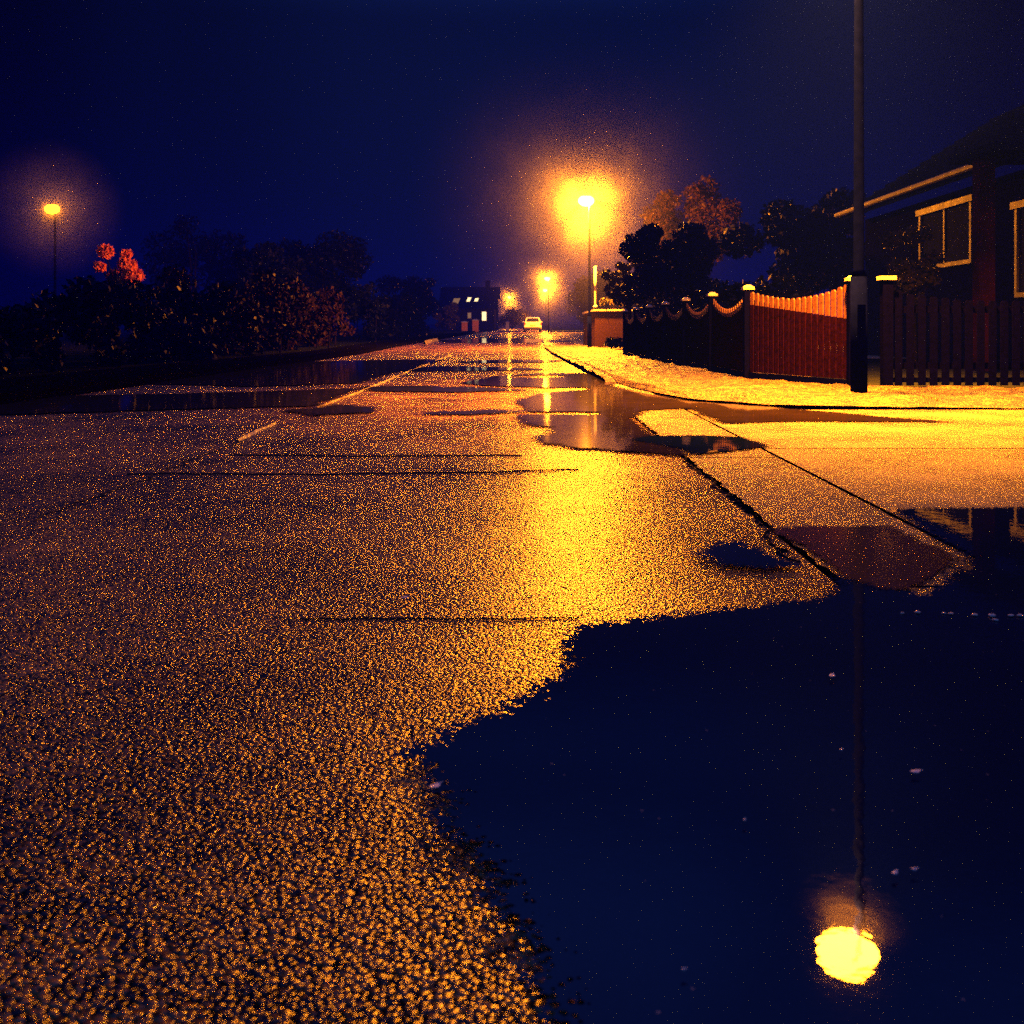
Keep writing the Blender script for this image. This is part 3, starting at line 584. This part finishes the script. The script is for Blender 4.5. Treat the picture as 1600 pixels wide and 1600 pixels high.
fwin(732, 467.5, .42, .52, MT['window_warm'], True); fwin(744, 468, .42, .40, MT['window_warm'], True); fwin(712, 470, .75, .7, MT['window_dim'], True)
fwin(733.5, 493, .36, .6, MT['window_dim']); fwin(756.5, 494, .5, 1.05, MT['window_warm'])
MB().box(1.9, 2.5, 3.2, 3.8, 5.0, 6.2).build('chimney', MT['brick'], rf)
h2_ = empty('far_house', (at(772, 150), 150, gz(150))); tag(h2_, 'second far dark house, just right of the one with the roof lights', 'house')
MB().box(-1.2, .5, 0, 6, 0, 4.4).build('wall', MT['render'], h2_)
MB().add([(-1.5, -.3, 4.4), (.8, -.3, 4.4), (.8, 3, 6), (-1.5, 3, 6), (.8, 6.3, 4.4), (-1.5, 6.3, 4.4)], [(0, 1, 2, 3), (3, 2, 4, 5), (0, 3, 5), (1, 4, 2), (0, 5, 4, 1)]).build('roof', MT['roof'], h2_)
o = MB().box(-.92, -.38, -.05, -.003, 3.45, 4.05).build('window', MT['white'], h2_); MB().box(-.86, -.44, -.07, -.052, 3.51, 3.99).build('pane', MT['window_warm'], o)

# ================================================================== piers, posts, wall
def pier(px, d, w, h, mt, label, name='gate_pier', group=None):
    r = empty(name, (at(px, d), d, gz(d))); tag(r, label, 'gate pier' if name == 'gate_pier' else 'post', group)
    MB().box(-w/2, w/2, -w/2, w/2, -.05, h).build('shaft', MT[mt], r, bevel=.01)
    MB().box(-w/2-.05, w/2+.05, -w/2-.05, w/2+.05, h+.002, h+.08).box(-w/2, w/2, -w/2, w/2, h+.08, h+.16, w*.3, w*.3).build('cap', MT['capstone'], r); return r
pier(726, 118, .62, .95, 'orange', 'duller orange gate pier, left of the pair before the lit house', group='orange gate piers')
pier(743, 118, .66, 1.15, 'orange', 'brighter orange gate pier, right of the pair before the lit house', group='orange gate piers')
pier(793, 128, .38, .95, 'white', 'slim pale gate pier by the low bush at the end of the road')
p = empty('marker_post', (at(861, 88), 88, gz(88))); tag(p, 'short pale roadside post with a small plate right of the parked car', 'post')
MB().tube([(0, 0, -.1), (0, 0, 1.25)], .05, 10).build('shaft', MT['white'], p, True); MB().box(-.02, .2, -.07, -.052, 1.0, 1.24).build('sign_plate', MT['white'], p)
p = empty('pole', (at(930, 38), 38, gz(38))); tag(p, 'tall thin pole with lit upper end beside the brown wall', 'pole')
MB().tube([(0, 0, -.1), (0, 0, 2.0)], .045, 12).build('lower_shaft', MT['galv'], p, True); MB().tube([(0, 0, 2.0), (0, 0, 2.86)], .05, 12).build('lit_upper_shaft', MT['white'], p, True)  # lamplight on the upper part put into a paler material
MB().tube([(0, 0, 1.42), (0, 0, 1.5)], [.09, .05], 12).build('collar', MT['white'], p, True)
# brown wall end with plants trailing over the top
bw = empty('brick_wall', (at(958, 37), 37, gz(37))); tag(bw, 'square end of a brown brick wall beside the tall thin pole', 'wall')
MB().box(-.62, .62, 0, 6, -.1, 1.28).build('brickwork', MT['brownbrick'], bw); MB().box(-.66, .66, -.04, 6.04, 1.282, 1.34).build('coping', MT['capstone'], bw)
hedge(at(958, 37)-.5, at(958, 37)+.65, 36.95, 37.7, .35, 'pale trailing plant lit along the top of the brown brick wall', 420, .06, 'leaf_l', 'trailing_plant', 1.34)
hedge(at(966, 34)-.55, at(966, 34)+.45, 33.6, 34.4, .42, 'low black bush at the foot of the brown brick wall', 1200, .05, 'leaf', 'low_bush')
p = empty('short_post', (at(987, 31), 31, 0)); tag(p, 'short white post at the far end of the picket fence', 'post')
MB().box(-.025, .025, -.025, .025, -.05, .50).build('shaft', MT['white'], p); MB().box(-.03, .03, -.03, .03, .502, .53).build('cap', MT['white'], p)
# angled piece of pale edging on the left verge
bead('edging', [gp(663, 538), gp(676, 534), gp(683, 533)], .09, .14, MT['path_or_added_strip'], .01, .5)

# ================================================================== parked car (seen from behind)
def make_car(x, y):
    r = empty('parked_car', (x, y, gz(y))); tag(r, 'white hatchback parked at the far end of the road, seen from behind', 'car')
    def loft(prof, name, mt, parent):        # prof: (y, z, half width)
        V = [(-w, yy_, z) for yy_, z, w in prof]+[(w, yy_, z) for yy_, z, w in prof]; n = len(prof)
        Fc = [tuple(range(n))[::-1], tuple(range(n, 2*n))]+[(i, (i+1) % n, n+(i+1) % n, n+i) for i in range(n)]
        return MB().add(V, Fc).build(name, mt, parent, bevel=.035)
    body = loft([(0, .32, .80), (-.03, .55, .84), (.02, .92, .83), (.10, 1.0, .80), (3.0, .98, .80), (3.7, .85, .78), (3.95, .62, .78), (3.95, .3, .78), (2.0, .22, .82)], 'body', MT['carwhite'], r)
    loft([(.10, .985, .78), (.45, 1.40, .62), (.7, 1.47, .58), (1.8, 1.48, .58), (2.9, .985, .76)], 'cabin', MT['carwhite'], r)
    MB().add([(-.64, .11, 1.03), (.64, .11, 1.03), (.52, .385, 1.37), (-.52, .385, 1.37), (-.64, .16, 1.03), (.64, .16, 1.03), (.52, .43, 1.37), (-.52, .43, 1.37)],
             [(0, 1, 2, 3), (7, 6, 5, 4), (0, 4, 5, 1), (1, 5, 6, 2), (2, 6, 7, 3), (3, 7, 4, 0)]).build('rear_window', MT['glassdark'], r)
    for s in (-1, 1):
        MB().add([(s*.775, .5, 1.03), (s*.765, 2.6, 1.03), (s*.60, 1.85, 1.40), (s*.625, .75, 1.40)], [(0, 1, 2, 3)]).build('side_window', MT['glassdark'], r)
        MB().box(min(s*.70, s*.845), max(s*.70, s*.845), -.055, .06, .72, .96).build('tail_light', MT['redlens'], r, bevel=.015)
        MB().box(min(s*.82, s*.98), max(s*.82, s*.98), 2.3, 2.42, .98, 1.1).build('wing_mirror', MT['carwhite'], r, bevel=.02)
        for yy_ in (.62, 3.15):
            w = MB().tube([(s*.66, yy_, .31), (s*.86, yy_, .31)], .31, 20).build('tyre', MT['rubber'], r, bevel=.02)
            MB().tube([(s*.85, yy_, .31), (s*.868, yy_, .31)], .19, 14).build('rim', MT['galv'], w)
    MB().box(-.78, .78, -.075, -.02, .34, .50).build('bumper', MT['rubber'], r, bevel=.015)
    MB().box(-.26, .26, -.07, -.045, .62, .73).build('number_plate', MT['plate'], r)
    return r
make_car(at(832, 106), 104)

# ================================================================== small litter on the water
def leaf_at(px, py, s, label, rz=0):
    x, y = gp(px, py); o = empty('fallen_leaf', (x, y, .0135), rz); tag(o, label, 'leaf', 'fallen leaves on the puddle')
    n = 8; P = [(s*(i/n-.5), s*.28*math.sin(math.pi*i/n)**.8) for i in range(n+1)]
    V = [(a, b, .002+.003*abs(a)/s) for a, b in P]+[(a, -b, .002+.003*abs(a)/s) for a, b in P[1:-1][::-1]]; m = len(V)
    V2 = [(a, b, c+.0012) for a, b, c in V]
    MB().add(V+V2, [tuple(range(m))[::-1], tuple(range(m, 2*m))]+[(i, (i+1) % m, m+(i+1) % m, m+i) for i in range(m)]).build('blade', MT['leafdry'], o)
    MB().tube([(s*.5, 0, .0035), (s*.75, .02*s, .004)], .0007, 5).build('stalk', MT['leafdry'], o)
leaf_at(1430, 1225, .016, 'pale leaf floating alone at the right, highest on the near puddle', .3)
leaf_at(1300, 1071, .018, 'thin pale leaf upright looking in the puddle above the lamp reflection', 1.1)
leaf_at(1398, 1388, .010, 'small pale leaf up and right of the lamp reflection', .8)
leaf_at(1428, 1382, .008, 'tiny pale leaf beside the small leaf right of the lamp reflection', .2)
leaf_at(1314, 1190, .006, 'tiny leaf in the puddle straight above the lamp reflection', .5)
leaf_at(878, 1078, .009, 'tiny leaf at the upper left rim of the near puddle', 1.5)
leaf_at(1163, 1303, .006, 'speck of leaf in the middle of the near puddle', 1.0)
leaf_at(1068, 1543, .005, 'speck of leaf low in the near puddle left of the lamp reflection', .2)
leaf_at(680, 1248, .020, 'pale leaf lodged at the left rim of the near puddle', .9)
leaf_at(632, 945, .022, 'thin pale leaf lying on the asphalt above the near puddle', .7)
ORD = ['leftmost', 'second from left', 'third from left', 'fourth from left', 'fifth from left', 'sixth from left', 'low one out of line', 'second from right', 'rightmost']
for kk, (px, py, s) in enumerate([(1410, 967, .010), (1434, 966, .014), (1475, 967, .010), (1486, 968, .012), (1523, 970, .014), (1550, 971, .018), (1556, 978, .012), (1580, 971, .014), (1594, 971, .014)]):
    x, y = gp(px, py); q = MB().sphere((0, 0, 0), (s*.55, s*.42, s*.18), 9, 6, .22).build('pebble', MT['pebble'], smooth=True); q.location = (x, y, .011+s*.10); q.rotation_euler = (0, 0, px*.7)
    tag(q, 'small pale pebble in a row across the puddle, '+ORD[kk], 'pebble', 'row of pebbles in the puddle')

# ================================================================== haze: blue veil added to turn dark things navy, hardly scattering lamplight
hz = MB().box(-70, 70, -8, 262, -1.2, 16).build('added_veil', bpy.data.materials.new('blue_veil')); hz['kind'] = 'stuff'
m = hz.data.materials[0]; m.use_nodes = True; t = m.node_tree; t.nodes.clear()
pv = N(t, 'ShaderNodeVolumePrincipled'); pv.inputs['Density'].default_value = .0032; pv.inputs['Color'].default_value = (.010, .03, .95, 1); pv.inputs['Anisotropy'].default_value = .0
o = N(t, 'ShaderNodeOutputMaterial'); t.links.new(pv.outputs[0], o.inputs['Volume'])
m.cycles.volume_sampling = 'EQUIANGULAR'
